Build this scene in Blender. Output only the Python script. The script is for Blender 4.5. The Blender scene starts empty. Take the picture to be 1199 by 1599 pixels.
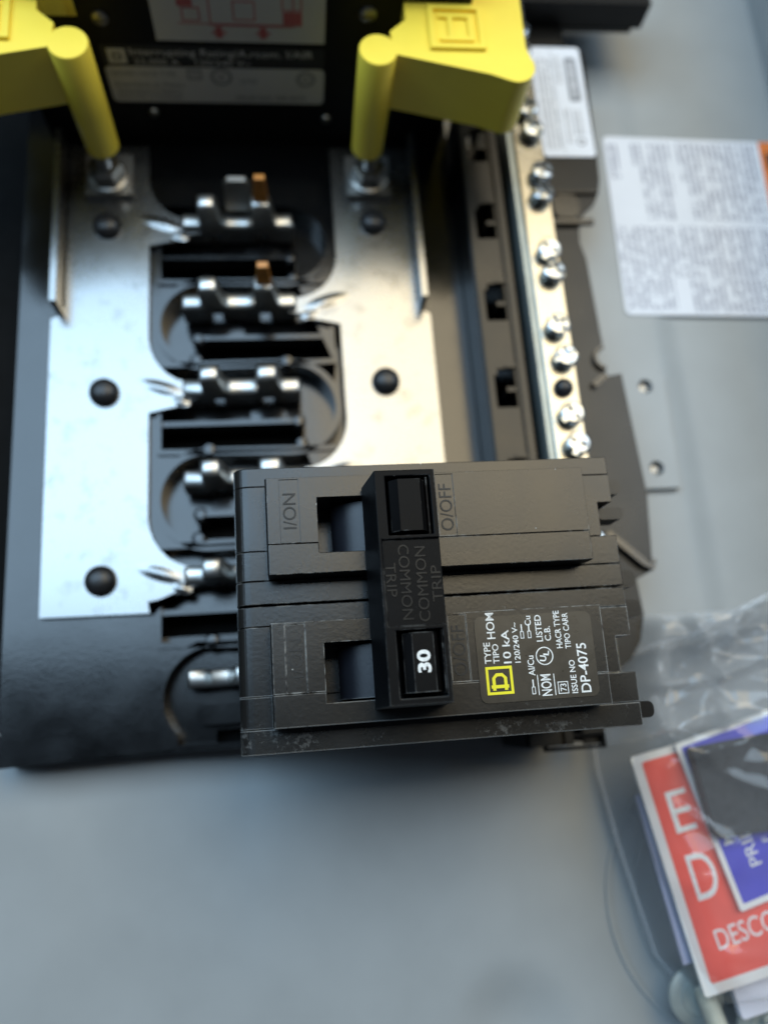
import bpy, bmesh, math, random
from mathutils import Matrix, Vector, noise
random.seed(7)
S = 0.001                       # everything below is written in millimetres
sc = bpy.context.scene
col = sc.collection

# ------------------------------------------------------------------ camera
def rodrigues(r):
    v = Vector(r); return Matrix.Rotation(v.length, 4, v.normalized())
CAM_ROT = (0.265142, -0.109417, -0.059461)
CAM_LOC = (47.955, -141.224, 201.645)
cd = bpy.data.cameras.new('camera'); cam = bpy.data.objects.new('camera', cd); col.objects.link(cam)
cam.matrix_world = Matrix.Translation(Vector(CAM_LOC) * S) @ rodrigues(CAM_ROT)
cd.sensor_fit = 'VERTICAL'; cd.sensor_height = 36.0; cd.sensor_width = 27.0
cd.lens = 1237.8 / 1599 * 36
cd.clip_start = 0.005; cd.clip_end = 20
cd.dof.use_dof = True; cd.dof.focus_distance = 0.134; cd.dof.aperture_fstop = 9.8
sc.camera = cam

# ------------------------------------------------------------------ world, lamps, exposure
w = bpy.data.worlds.new('World'); sc.world = w; w.use_nodes = True
bg = w.node_tree.nodes['Background']; bg.inputs[0].default_value = (0.62, 0.75, 0.95, 1); bg.inputs[1].default_value = 0.04
def lamp(name, x0, x1, y0, y1, z, radiance, color):     # a flat soft source facing straight down
    l = bpy.data.lights.new(name, 'AREA'); l.shape = 'RECTANGLE'; l.size = x1 - x0; l.size_y = y1 - y0
    l.energy = radiance * math.pi * (x1 - x0) * (y1 - y0); l.color = color
    o = bpy.data.objects.new(name, l); col.objects.link(o); o.location = ((x0 + x1) / 2, (y0 + y1) / 2, z)
    return o
lamp('window_lamp', -1.05, 0.07, -0.03, 0.55, 0.85, 6.0, (0.52, 0.76, 1.0))
lamp('ceiling_lamp', 0.08, 0.54, -0.03, 0.62, 0.85, 5.3, (1.0, 0.85, 0.58))
lamp('side_lamp', 0.55, 1.25, -0.03, 0.62, 0.85, 4.9, (0.66, 0.83, 1.0))
sc.view_settings.view_transform = 'Standard'; sc.view_settings.look = 'None'
sc.view_settings.exposure = 0; sc.view_settings.gamma = 1

# ------------------------------------------------------------------ materials
def newmat(name):
    m = bpy.data.materials.new(name); m.use_nodes = True
    nt = m.node_tree; return m, nt, nt.nodes['Principled BSDF']
def N(nt, t, **kw):
    n = nt.nodes.new(t)
    for k, v in kw.items(): setattr(n, k, v)
    return n
def objcoord(nt):
    return N(nt, 'ShaderNodeTexCoord').outputs['Object']
def tex_noise(nt, vec, scale, detail=3, rough=0.55):
    n = N(nt, 'ShaderNodeTexNoise'); n.inputs['Scale'].default_value = scale
    n.inputs['Detail'].default_value = detail; n.inputs['Roughness'].default_value = rough
    nt.links.new(vec, n.inputs['Vector']); return n.outputs['Fac']
def ramp(nt, fac, p0, p1, c0=(0, 0, 0, 1), c1=(1, 1, 1, 1)):
    r = N(nt, 'ShaderNodeValToRGB'); e = r.color_ramp.elements
    e[0].position = p0; e[1].position = p1; e[0].color = c0; e[1].color = c1
    nt.links.new(fac, r.inputs[0]); return r.outputs[0]
def math_(nt, op, a, b=None, c=None):
    n = N(nt, 'ShaderNodeMath', operation=op)
    for i, x in enumerate((a, b, c)):
        if x is None: continue
        if isinstance(x, (int, float)): n.inputs[i].default_value = x
        else: nt.links.new(x, n.inputs[i])
    return n.outputs[0]
def mixc(nt, fac, a, b):
    n = N(nt, 'ShaderNodeMix', data_type='RGBA')
    for sock, x in ((n.inputs[0], fac), (n.inputs[6], a), (n.inputs[7], b)):
        if isinstance(x, (int, float)): sock.default_value = x
        elif isinstance(x, tuple): sock.default_value = x if len(x) == 4 else (*x, 1)
        else: nt.links.new(x, sock)
    return n.outputs[2]
def bump(nt, h, strength, dist):
    b = N(nt, 'ShaderNodeBump'); b.inputs['Strength'].default_value = strength; b.inputs['Distance'].default_value = dist
    nt.links.new(h, b.inputs['Height']); return b.outputs[0]
def basic(name, color, rough=0.5, metal=0.0, vary=0.12, nscale=120, bumpd=0.0, bscale=900, rvary=0.08, spec=0.5, specks=0.0):
    m, nt, p = newmat(name); c = objcoord(nt)
    f = tex_noise(nt, c, nscale)
    lo = tuple(x * (1 - vary) for x in color); hi = tuple(min(1, x * (1 + vary)) for x in color)
    colr = mixc(nt, ramp(nt, f, 0.3, 0.7), lo, hi)
    if specks:
        v = N(nt, 'ShaderNodeTexVoronoi'); v.inputs['Scale'].default_value = 420
        nt.links.new(c, v.inputs['Vector'])
        d = math_(nt, 'LESS_THAN', v.outputs['Distance'], 0.10)
        wn = N(nt, 'ShaderNodeTexWhiteNoise'); nt.links.new(v.outputs['Position'], wn.inputs['Vector'])
        g = math_(nt, 'MULTIPLY', d, math_(nt, 'LESS_THAN', wn.outputs['Value'], specks))
        colr = mixc(nt, g, colr, (0.30, 0.30, 0.28))
    nt.links.new(colr, p.inputs['Base Color'])
    r = math_(nt, 'MULTIPLY_ADD', tex_noise(nt, c, nscale * 1.7, 4), rvary * 2, rough - rvary)
    nt.links.new(r, p.inputs['Roughness'])
    p.inputs['Metallic'].default_value = metal; p.inputs['Specular IOR Level'].default_value = spec
    if bumpd: nt.links.new(bump(nt, tex_noise(nt, c, bscale, 2), 0.6, bumpd), p.inputs['Normal'])
    return m
def worn_plastic(name, color, rough, wear=1.0, spec=0.5):
    m, nt, p = newmat(name); c = objcoord(nt)
    bv = N(nt, 'ShaderNodeBevel', samples=6); bv.inputs['Radius'].default_value = 0.00034
    geo = N(nt, 'ShaderNodeNewGeometry')
    dot = N(nt, 'ShaderNodeVectorMath', operation='DOT_PRODUCT')
    nt.links.new(bv.outputs[0], dot.inputs[0]); nt.links.new(geo.outputs['Normal'], dot.inputs[1])
    edge = ramp(nt, math_(nt, 'SUBTRACT', 1.0, dot.outputs['Value']), 0.02, 0.10)
    sep = N(nt, 'ShaderNodeSeparateXYZ'); nt.links.new(c, sep.inputs[0])
    low = math_(nt, 'MULTIPLY_ADD', sep.outputs['Y'], -6.5, math_(nt, 'MULTIPLY_ADD', math_(nt, 'GREATER_THAN', math_(nt, 'MULTIPLY', sep.outputs['Y'], -1.0), 0.0198), 0.12, 0.0))      # the case is scuffed most along one long side
    n1 = tex_noise(nt, c, 420, 5, 0.7)
    n2 = math_(nt, 'ADD', n1, low)
    scuff = math_(nt, 'MULTIPLY', edge, ramp(nt, math_(nt, 'ADD', n2, math_(nt, 'MULTIPLY_ADD', tex_noise(nt, c, 90, 2), 0.6, -0.30)), 0.47, 0.62))
    n3 = math_(nt, 'MULTIPLY_ADD', tex_noise(nt, c, 900, 5, 0.75), 0.55, math_(nt, 'MULTIPLY', tex_noise(nt, c, 110, 3), 0.45))
    patch = math_(nt, 'MULTIPLY', ramp(nt, math_(nt, 'ADD', n3, math_(nt, 'MULTIPLY', low, 0.35)), 0.66, 0.76), 0.30)
    v = N(nt, 'ShaderNodeTexVoronoi'); v.inputs['Scale'].default_value = 520; nt.links.new(c, v.inputs['Vector'])
    d = math_(nt, 'LESS_THAN', v.outputs['Distance'], 0.11)
    wn = N(nt, 'ShaderNodeTexWhiteNoise'); nt.links.new(v.outputs['Position'], wn.inputs['Vector'])
    dust = math_(nt, 'MULTIPLY', math_(nt, 'MULTIPLY', d, math_(nt, 'LESS_THAN', wn.outputs['Value'], 0.035)), 0.7)
    tot = math_(nt, 'MINIMUM', math_(nt, 'ADD', math_(nt, 'ADD', scuff, patch), dust), 1.0)
    f = tex_noise(nt, c, 70, 4)
    basec = mixc(nt, ramp(nt, f, 0.3, 0.7), tuple(x * 0.82 for x in color), tuple(x * 1.22 for x in color))
    nt.links.new(mixc(nt, math_(nt, 'MULTIPLY', tot, wear), basec, (0.36, 0.36, 0.345)), p.inputs['Base Color'])
    r = math_(nt, 'ADD', math_(nt, 'MULTIPLY_ADD', f, 0.18, rough - 0.09), math_(nt, 'MULTIPLY', tot, 0.25))
    nt.links.new(r, p.inputs['Roughness']); p.inputs['Specular IOR Level'].default_value = spec
    nt.links.new(bump(nt, tex_noise(nt, c, 1500, 2), 0.5, 0.00003), p.inputs['Normal'])
    return m
def print_lines(name, paper, ink, pitch, axis, word=420.0, fill=0.46):
    # small print too blurred to read: broken lines of ink
    m, nt, p = newmat(name); c = objcoord(nt)
    sep = N(nt, 'ShaderNodeSeparateXYZ'); nt.links.new(c, sep.inputs[0])
    a, b = (sep.outputs['X'], sep.outputs['Y']) if axis == 'Y' else (sep.outputs['Y'], sep.outputs['X'])
    row = math_(nt, 'DIVIDE', a, pitch * S); fr = math_(nt, 'FRACT', row); fl = math_(nt, 'FLOOR', row)
    on = math_(nt, 'MULTIPLY', math_(nt, 'GREATER_THAN', fr, 0.28), math_(nt, 'LESS_THAN', fr, 0.80))
    cv = N(nt, 'ShaderNodeCombineXYZ')
    nt.links.new(math_(nt, 'MULTIPLY', b, word), cv.inputs[0]); nt.links.new(math_(nt, 'MULTIPLY', fl, 7.31), cv.inputs[1])
    words = math_(nt, 'GREATER_THAN', tex_noise(nt, cv.outputs[0], 1.0, 1), 1 - fill - 0.12)
    cv2 = N(nt, 'ShaderNodeCombineXYZ')
    nt.links.new(math_(nt, 'MULTIPLY', b, word * 6), cv2.inputs[0]); nt.links.new(math_(nt, 'MULTIPLY', fl, 3.7), cv2.inputs[1])
    chars = ramp(nt, tex_noise(nt, cv2.outputs[0], 1.0, 1), 0.36, 0.50)
    k = math_(nt, 'MULTIPLY', math_(nt, 'MULTIPLY', on, words), chars)
    nt.links.new(mixc(nt, k, paper, ink), p.inputs['Base Color']); p.inputs['Roughness'].default_value = 0.45
    return m

M = {}
M['grey_paint'] = basic('grey_paint', (0.335, 0.35, 0.353), 0.38, vary=0.05, nscale=45, bumpd=0.00002, bscale=1500, rvary=0.05, specks=0.004)
M['black_base'] = basic('black_base_plastic', (0.0025, 0.0028, 0.0034), 0.17, vary=0.15, nscale=60, bumpd=0.00003, bscale=1300, specks=0.006, spec=0.62)
M['black_rail'] = basic('black_rail_plastic', (0.006, 0.0058, 0.0054), 0.30, vary=0.15, nscale=60, bumpd=0.00003, bscale=1300, spec=0.36)
M['stud_black'] = basic('black_stud_plastic', (0.012, 0.012, 0.013), 0.38, vary=0.2, nscale=300)
M['breaker'] = worn_plastic('breaker_plastic', (0.0125, 0.0118, 0.0108), 0.27)
M['tie'] = worn_plastic('tie_plastic', (0.005, 0.005, 0.0055), 0.45, wear=0.3, spec=0.07)
M['handle'] = worn_plastic('handle_plastic', (0.010, 0.012, 0.018), 0.38, wear=0.4)  # bluish window reflection on the barrel put into the colour
M['zinc_dull'] = basic('dull_zinc', (0.36, 0.40, 0.39), 0.38, metal=0.35, vary=0.12)
M['shank'] = basic('pale_thread_metal', (0.62, 0.62, 0.55), 0.35, metal=0.3)
M['relief'] = basic('moulded_lettering', (0.004, 0.004, 0.004), 0.55, vary=0.1)  # same plastic, darkened: shade of the letter outlines put into the colour
M['relief_tie'] = basic('moulded_tie_lettering', (0.011, 0.0108, 0.0105), 0.40, vary=0.1, spec=0.2)
M['dark'] = basic('dark_gap', (0.003, 0.003, 0.003), 0.7, vary=0.1, spec=0.1)  # shade of the deep gaps put into a near-black colour
M['main_black'] = basic('main_breaker_plastic', (0.004, 0.004, 0.0043), 0.5, vary=0.15, spec=0.25, bumpd=0.00003)
M['yellow'] = basic('yellow_plastic', (0.99, 0.75, 0.075), 0.40, vary=0.03, nscale=90, bumpd=0.00002, bscale=1200)
def tin(name, color, rough, smudge, wave=0.0):
    m, nt, p = newmat(name); c = objcoord(nt)
    p.inputs['Metallic'].default_value = 1.0
    f = tex_noise(nt, c, 55, 5, 0.6); g = tex_noise(nt, c, 900, 3, 0.6); h = tex_noise(nt, c, 140, 4, 0.65)
    sm = ramp(nt, h, 0.54, 0.74)
    cc = mixc(nt, ramp(nt, f, 0.3, 0.7), tuple(x * 0.93 for x in color), color)
    nt.links.new(mixc(nt, math_(nt, 'MULTIPLY', sm, smudge), cc, (0.17, 0.168, 0.16)), p.inputs['Base Color'])
    nt.links.new(math_(nt, 'ADD', math_(nt, 'MULTIPLY_ADD', f, 0.12, rough - 0.06), math_(nt, 'MULTIPLY', g, 0.05)), p.inputs['Roughness'])
    hgt = g if not wave else math_(nt, 'MULTIPLY_ADD', tex_noise(nt, c, 130, 2), wave / 0.00002, g)
    nt.links.new(bump(nt, hgt, 0.35, 0.00002), p.inputs['Normal'])
    return m
M['tin'] = tin('tin_plated_bar', (0.30, 0.30, 0.295), 0.25, 0.7)
M['stab'] = tin('tin_plated_stab', (0.58, 0.58, 0.56), 0.34, 0.3)
M['zinc'] = tin('zinc_plated_screw', (0.50, 0.53, 0.55), 0.20, 0.1)
M['bar_tin'] = tin('neutral_bar_metal', (0.43, 0.41, 0.35), 0.22, 0.25, 0.00010)
M['steel'] = tin('dull_steel', (0.34, 0.33, 0.31), 0.38, 0.3)
M['amber'] = basic('amber_lacquer', (0.50, 0.20, 0.035), 0.30, vary=0.25, nscale=250)
M['white_label'] = basic('white_sticker', (0.76, 0.78, 0.84), 0.42, vary=0.02)
M['dim_label'] = basic('matt_paper_sticker', (0.62, 0.60, 0.58), 0.55, vary=0.03)
M['badge'] = basic('grey_badge_print', (0.22, 0.23, 0.26), 0.45, vary=0.1)
M['orange'] = basic('orange_print', (0.80, 0.21, 0.045), 0.42, vary=0.04)
M['black_print'] = basic('black_print', (0.02, 0.02, 0.02), 0.5)
M['grey_print'] = basic('grey_print', (0.16, 0.16, 0.17), 0.5)
M['red_print'] = basic('red_print', (0.50, 0.12, 0.12), 0.5)
M['label_brown'] = basic('bronze_black_sticker', (0.040, 0.034, 0.026), 0.30, vary=0.2, nscale=260, bumpd=0.000008, bscale=2500, specks=0.01)
M['white_print'] = basic('white_print', (0.78, 0.78, 0.76), 0.5, vary=0.16, nscale=1600)
M['yellow_print'] = basic('yellow_print', (0.88, 0.78, 0.015), 0.45, vary=0.03)
M['red_sheet'] = basic('red_sheet', (0.85, 0.11, 0.075), 0.35, vary=0.05)
M['blue_sheet'] = basic('blue_sheet', (0.085, 0.075, 0.55), 0.35, vary=0.05)
M['white_sheet'] = basic('white_sheet', (0.80, 0.79, 0.76), 0.4, vary=0.02)
M['lilac_paper'] = basic('lilac_paper', (0.36, 0.38, 0.52), 0.55, vary=0.08)
M['paper'] = basic('folded_paper', (0.68, 0.68, 0.76), 0.6, vary=0.04)
M['foam'] = basic('dark_foam', (0.024, 0.025, 0.029), 0.85, vary=0.3, nscale=600, bumpd=0.0001, bscale=1800)
M['fine_warn'] = print_lines('fine_print_warning', (0.72, 0.74, 0.80), (0.30, 0.31, 0.38), 2.0, 'Y', 260)
M['fine_small'] = print_lines('fine_print_small', (0.72, 0.73, 0.77), (0.36, 0.37, 0.41), 1.4, 'Y', 350, 0.5)
M['fine_dim'] = print_lines('fine_print_dim', (0.60, 0.58, 0.56), (0.15, 0.15, 0.15), 1.7, 'X', 500, 0.5)
def bag_mat(name, haze):
    m, nt, p = newmat(name); nt.nodes.remove(p); out = nt.nodes['Material Output']; c = objcoord(nt)
    tr = N(nt, 'ShaderNodeBsdfTransparent'); tr.inputs[0].default_value = (0.985, 0.99, 0.995, 1)
    gl = N(nt, 'ShaderNodeBsdfGlossy'); gl.inputs['Roughness'].default_value = 0.10
    gl.inputs['Color'].default_value = (1, 1, 1, 1)
    df = N(nt, 'ShaderNodeBsdfDiffuse'); df.inputs[0].default_value = (0.90, 0.92, 0.95, 1)
    lw = N(nt, 'ShaderNodeLayerWeight'); lw.inputs[0].default_value = 0.30
    nb = bump(nt, tex_noise(nt, c, 160, 2), 0.10, 0.0004); nt.links.new(nb, gl.inputs['Normal']); nt.links.new(nb, lw.inputs['Normal'])
    a = N(nt, 'ShaderNodeMixShader'); nt.links.new(math_(nt, 'MULTIPLY_ADD', tex_noise(nt, c, 40, 2), 0.05, haze), a.inputs[0])
    nt.links.new(tr.outputs[0], a.inputs[1]); nt.links.new(df.outputs[0], a.inputs[2])
    b = N(nt, 'ShaderNodeMixShader'); nt.links.new(math_(nt, 'MULTIPLY_ADD', lw.outputs['Fresnel'], 0.5, 0.015), b.inputs[0])
    nt.links.new(a.outputs[0], b.inputs[1]); nt.links.new(gl.outputs[0], b.inputs[2])
    nt.links.new(b.outputs[0], out.inputs[0]); return m
M['film'] = bag_mat('clear_plastic_film', 0.045); M['film_milky'] = bag_mat('clouded_plastic_film', 0.15)

# ------------------------------------------------------------------ geometry helpers (mm)
class G:
    def __init__(s): s.bm = bmesh.new(); s.bev = False
    def box(s, x0, x1, y0, y1, z0, z1):
        vs = [s.bm.verts.new((x, y, z)) for z in (z0, z1) for (x, y) in ((x0, y0), (x1, y0), (x1, y1), (x0, y1))]
        for f in ((3, 2, 1, 0), (4, 5, 6, 7), (0, 1, 5, 4), (1, 2, 6, 5), (2, 3, 7, 6), (3, 0, 4, 7)):
            s.bm.faces.new([vs[i] for i in f])
        return vs
    def frustum(s, b, t, z0, z1):     # b, t = (x0,x1,y0,y1)
        vs = s.box(0, 1, 0, 1, z0, z1)
        for k, r in ((0, b), (4, t)):
            for i, (x, y) in enumerate(((r[0], r[2]), (r[1], r[2]), (r[1], r[3]), (r[0], r[3]))): vs[k + i].co.x = x; vs[k + i].co.y = y
    def prism(s, poly, z0, z1):
        n = len(poly); a = sum(poly[i][0] * poly[(i + 1) % n][1] - poly[(i + 1) % n][0] * poly[i][1] for i in range(n))
        if a < 0: poly = poly[::-1]
        lo = [s.bm.verts.new((x, y, z0)) for x, y in poly]; hi = [s.bm.verts.new((x, y, z1)) for x, y in poly]
        s.bm.faces.new(lo[::-1]); s.bm.faces.new(hi)
        for i in range(n): s.bm.faces.new((lo[i], lo[(i + 1) % n], hi[(i + 1) % n], hi[i]))
    def prism_y(s, prof, y0, y1):     # profile in x,z
        n = len(prof); a = sum(prof[i][0] * prof[(i + 1) % n][1] - prof[(i + 1) % n][0] * prof[i][1] for i in range(n))
        if a < 0: prof = prof[::-1]
        lo = [s.bm.verts.new((x, y0, z)) for x, z in prof]; hi = [s.bm.verts.new((x, y1, z)) for x, z in prof]
        s.bm.faces.new(lo); s.bm.faces.new(hi[::-1])
        for i in range(n): s.bm.faces.new((lo[(i + 1) % n], lo[i], hi[i], hi[(i + 1) % n]))
    def lathe(s, prof, cx, cy, seg=32, squash=1.0):   # prof (r,z) from bottom to top
        rings = []
        for r, z in prof:
            if r < 1e-6: rings.append([s.bm.verts.new((cx, cy, z))])
            else: rings.append([s.bm.verts.new((cx + r * math.cos(2 * math.pi * i / seg), cy + r * squash * math.sin(2 * math.pi * i / seg), z)) for i in range(seg)])
        for a, b in zip(rings, rings[1:]):
            for i in range(seg):
                j = (i + 1) % seg
                q = [a[i % len(a)], a[j % len(a)], b[j % len(b)], b[i % len(b)]]
                u = []
                for v in q:
                    if v not in u: u.append(v)
                if len(u) > 2: s.bm.faces.new(u)
        if len(rings[0]) > 1: s.bm.faces.new(rings[0][::-1])
        if len(rings[-1]) > 1: s.bm.faces.new(rings[-1])
    def ribbon(s, path, half, z0, z1, closed=False):  # a wall of constant thickness along a path
        n = len(path); L, Rr = [], []
        for i in range(n):
            a = Vector(path[i - 1] if (i or closed) else path[i]); b = Vector(path[(i + 1) % n] if (i < n - 1 or closed) else path[i])
            t = (b - a).normalized(); nn = Vector((-t.y, t.x)); p = Vector(path[i])
            L.append(p + nn * half); Rr.append(p - nn * half)
        v = [[s.bm.verts.new((q.x, q.y, z)) for q in side] for side in (L, Rr) for z in (z0, z1)]
        l0, l1, r0, r1 = v
        for i in range(n if closed else n - 1):
            j = (i + 1) % n
            s.bm.faces.new((l1[i], r1[i], r1[j], l1[j])[::-1]); s.bm.faces.new((l0[i], l0[j], r0[j], r0[i])[::-1])
            s.bm.faces.new((l0[i], l1[i], l1[j], l0[j])[::-1]); s.bm.faces.new((r0[i], r0[j], r1[j], r1[i])[::-1])
        if not closed:
            s.bm.faces.new((l0[0], r0[0], r1[0], l1[0])[::-1]); s.bm.faces.new((l0[-1], l1[-1], r1[-1], r0[-1])[::-1])
    def xform(s, mat): bmesh.ops.transform(s.bm, matrix=mat, verts=s.bm.verts)
    def bevel(s, width, ang=30, seg=2):
        s.bev = True
        es = [e for e in s.bm.edges if len(e.link_faces) == 2 and e.calc_face_angle(0) > math.radians(ang)]
        bmesh.ops.bevel(s.bm, geom=es, offset=width, segments=seg, affect='EDGES', profile=0.5, clamp_overlap=True)
    def mesh(s, name, ang=40):
        if s.bev and ang: ang = min(ang, 18)
        bmesh.ops.recalc_face_normals(s.bm, faces=s.bm.faces)
        bmesh.ops.scale(s.bm, vec=(S, S, S), verts=s.bm.verts)
        me = bpy.data.meshes.new(name); s.bm.to_mesh(me); s.bm.free()
        finish(me, ang); return me
def finish(me, ang=40):
    if ang:
        for p in me.polygons: p.use_smooth = True
        me.set_sharp_from_angle(angle=math.radians(ang))
def thing(name, label, cat, base=(0, 0, 0), group=None, rot=None):
    o = bpy.data.objects.new(name, None); col.objects.link(o); o.empty_display_size = 0.005
    o.location = Vector(base) * S
    if rot is not None: o.rotation_euler = rot
    o['label'] = label; o['category'] = cat; o['base_mm'] = list(base) if rot is None else [0.0, 0.0, 0.0]
    if group: o['group'] = group
    return o
def link(name, me, mat, parent=None, kind=None, label=None):
    if mat is not None:
        me.materials.clear(); me.materials.append(M[mat])
    o = bpy.data.objects.new(name, me); col.objects.link(o)
    if parent is not None:
        o.parent = parent
        if parent.type == 'EMPTY':
            o.location = Vector([-v for v in parent['base_mm']]) * S
    if kind: o['kind'] = kind
    if label: o['label'] = label
    return o
def part(name, g, mat, parent, ang=40, label=None, kind=None):
    return link(name, g.mesh(name, ang), mat, parent, kind, label)
def single(name, g, mat, base, label, cat, ang=40, group=None):
    g.xform(Matrix.Translation(-Vector(base)))
    o = link(name, g.mesh(name, ang), mat); o.location = Vector(base) * S
    o['label'] = label; o['category'] = cat
    if group: o['group'] = group
    return o
dg = bpy.context.evaluated_depsgraph_get
def curve_plate(outline, holes, z0, z1):    # flat plate with holes, as a bmesh
    cu = bpy.data.curves.new('tmp', 'CURVE'); cu.dimensions = '2D'; cu.fill_mode = 'BOTH'; cu.extrude = (z1 - z0) / 2
    for pl in [outline] + holes:
        sp = cu.splines.new('POLY'); sp.points.add(len(pl) - 1); sp.use_cyclic_u = True
        for p, (x, y) in zip(sp.points, pl): p.co = (x, y, 0, 1)
    o = bpy.data.objects.new('tmp', cu); col.objects.link(o); d = dg(); d.update()
    me = bpy.data.meshes.new_from_object(o.evaluated_get(d)); bpy.data.objects.remove(o); bpy.data.curves.remove(cu)
    g = G(); g.bm.from_mesh(me); bpy.data.meshes.remove(me)
    bmesh.ops.remove_doubles(g.bm, verts=g.bm.verts, dist=0.001)
    bmesh.ops.translate(g.bm, vec=(0, 0, (z0 + z1) / 2), verts=g.bm.verts); return g
def text_into(g, txt, cx, cy, z, length, height, rot=0.0, depth=0.03, frame=None, bold=0.0):
    cu = bpy.data.curves.new('tmp', 'FONT'); cu.body = txt; cu.size = 10; cu.extrude = 0.5; cu.offset = bold; cu.resolution_u = 4
    o = bpy.data.objects.new('tmp', cu); col.objects.link(o); d = dg(); d.update()
    me = bpy.data.meshes.new_from_object(o.evaluated_get(d)); bpy.data.objects.remove(o); bpy.data.curves.remove(cu)
    if not me.vertices: return
    xs = [v.co.x for v in me.vertices]; ys = [v.co.y for v in me.vertices]
    sx = length / (max(xs) - min(xs)) if length else None; sy = height / (max(ys) - min(ys))
    if sx is None: sx = sy
    m = Matrix.Translation((cx, cy, z)) @ Matrix.Rotation(math.radians(rot), 4, 'Z') @ Matrix.Diagonal((sx, sy, depth, 1)) @ Matrix.Translation((-(max(xs) + min(xs)) / 2, -(max(ys) + min(ys)) / 2, 0))
    if frame is not None: m = frame @ m
    me.transform(m); g.bm.from_mesh(me); bpy.data.meshes.remove(me)
def ring_into(g, cx, cy, z, r0, r1, h, seg=40):
    g.ribbon([(cx + (r0 + r1) / 2 * math.cos(2 * math.pi * i / seg), cy + (r0 + r1) / 2 * math.sin(2 * math.pi * i / seg)) for i in range(seg)], (r1 - r0) / 2, z, z + h, True)
def rframe(g, x0, x1, y0, y1, t, z0, z1):
    g.box(x0, x1, y0, y0 + t, z0, z1); g.box(x0, x1, y1 - t, y1, z0, z1); g.box(x0, x0 + t, y0 + t, y1 - t, z0, z1); g.box(x1 - t, x1, y0 + t, y1 - t, z0, z1)
def rrect(x0, x1, y0, y1, r, n=6):
    P = []
    for cx, cy, a in ((x1 - r, y1 - r, 0), (x0 + r, y1 - r, 90), (x0 + r, y0 + r, 180), (x1 - r, y0 + r, 270)):
        for i in range(n + 1):
            t = math.radians(a + 90 * i / n); P.append((cx + r * math.cos(t), cy + r * math.sin(t)))
    return P
def arc(cx, cy, r, a0, a1, n=16): return [(cx + r * math.cos(math.radians(a0 + (a1 - a0) * i / n)), cy + r * math.sin(math.radians(a0 + (a1 - a0) * i / n))) for i in range(n + 1)]
def cut(g, cutters, bev=0.0, name='m', ang=40):   # boolean difference, then bevel; returns a mesh in metres
    def tmp(gg):
        bmesh.ops.recalc_face_normals(gg.bm, faces=gg.bm.faces)
        me = bpy.data.meshes.new('tmp'); gg.bm.to_mesh(me); gg.bm.free(); o = bpy.data.objects.new('tmp', me); col.objects.link(o); return o
    a = tmp(g); bs = [tmp(c) for c in cutters]
    for b in bs:
        md = a.modifiers.new('b', 'BOOLEAN'); md.operation = 'DIFFERENCE'; md.object = b; md.solver = 'EXACT'
    d = dg(); d.update(); me = bpy.data.meshes.new_from_object(a.evaluated_get(d))
    for o in bs + [a]:
        q = o.data; bpy.data.objects.remove(o); bpy.data.meshes.remove(q)
    r = G(); r.bm.from_mesh(me); bpy.data.meshes.remove(me)
    bmesh.ops.dissolve_limit(r.bm, angle_limit=math.radians(1), verts=r.bm.verts, edges=r.bm.edges)
    if bev: r.bevel(bev, 30, 2)
    return r.mesh(name, ang)

# ================================================================== ENCLOSURE
ZB = -14.0
enc = thing('metal_enclosure', 'grey painted sheet metal enclosure holding the black panel interior', 'enclosure', (70, -60, ZB))
def back_z(x, y):      # the floor of the pan is pressed a little higher in the middle
    t = min(1, max(0, (x - 163) / 9.0)); t = t * t * (3 - 2 * t); d = math.hypot(x - 96.5, y + 216) / 17.0
    shade_hollow = 3.6 * (1 - d * d) ** 2 if d < 1 else 0      # hollow added so its shading makes a soft dark spot
    return ZB - 0.9 * t - shade_hollow
g = G(); xs = [-160, -60, 0, 40, 70] + [78 + 2.0 * i for i in range(19)] + [120, 140, 155] + [160 + i * 1.0 for i in range(16)] + [190, 205, 221.5]
ys = [-420, -300, -240] + [-234 + 2.0 * i for i in range(19)] + [-190, -160, -120, -80, -40, 0, 40, 80, 140, 200]
vv = [[g.bm.verts.new((x, y, back_z(x, y))) for x in xs] for y in ys]
for j in range(len(ys) - 1):
    for i in range(len(xs) - 1): g.bm.faces.new((vv[j][i], vv[j][i + 1], vv[j + 1][i + 1], vv[j + 1][i]))
part('back_panel', g, 'grey_paint', enc, 60)
g = G(); g.box(222.2, 224, -420, 200, -17.2, 60); part('side_wall', g, 'grey_paint', enc)
g = G(); g.prism(rrect(221.6, 223.6, -420, 200, .8), -16.9, -14.6); part('corner_fold', g, 'grey_paint', enc)
# raised pad with two dimples
pad = [(150.4, -80.3), (161.8, -80.3), (162.6, -44.2), (149, -44.2)]
g = curve_plate(pad, [arc(156.4, -47.6 - 0.3, 2.2, 0, 360, 24)[:-1], arc(155.6, -74.1, 2.2, 0, 360, 24)[:-1]], ZB + 0.02, ZB + 2.4)
po = part('raised_pad', g, 'grey_paint', enc)
for cx, cy in ((156.4, -47.9), (155.6, -74.1)):
    g = G(); g.lathe([(2.15, ZB + .05), (1.7, ZB + .2), (1.2, ZB + .8), (0, ZB + 1.0)], cx, cy, 24); part('pad_dimple', g, 'steel', po)
# concentric knock-out rings pressed into the floor
g = G()
ring_into(g, 158, -190.5, ZB + 0.02, 33.6, 34.7, 0.9, 96)
part('knockout_ring', g, 'grey_paint', enc)
g = G(); ring_into(g, 158, -190.5, ZB + 0.02, 26.2, 27.6, 0.9, 96); part('knockout_ring', g, 'grey_paint', enc)

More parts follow.
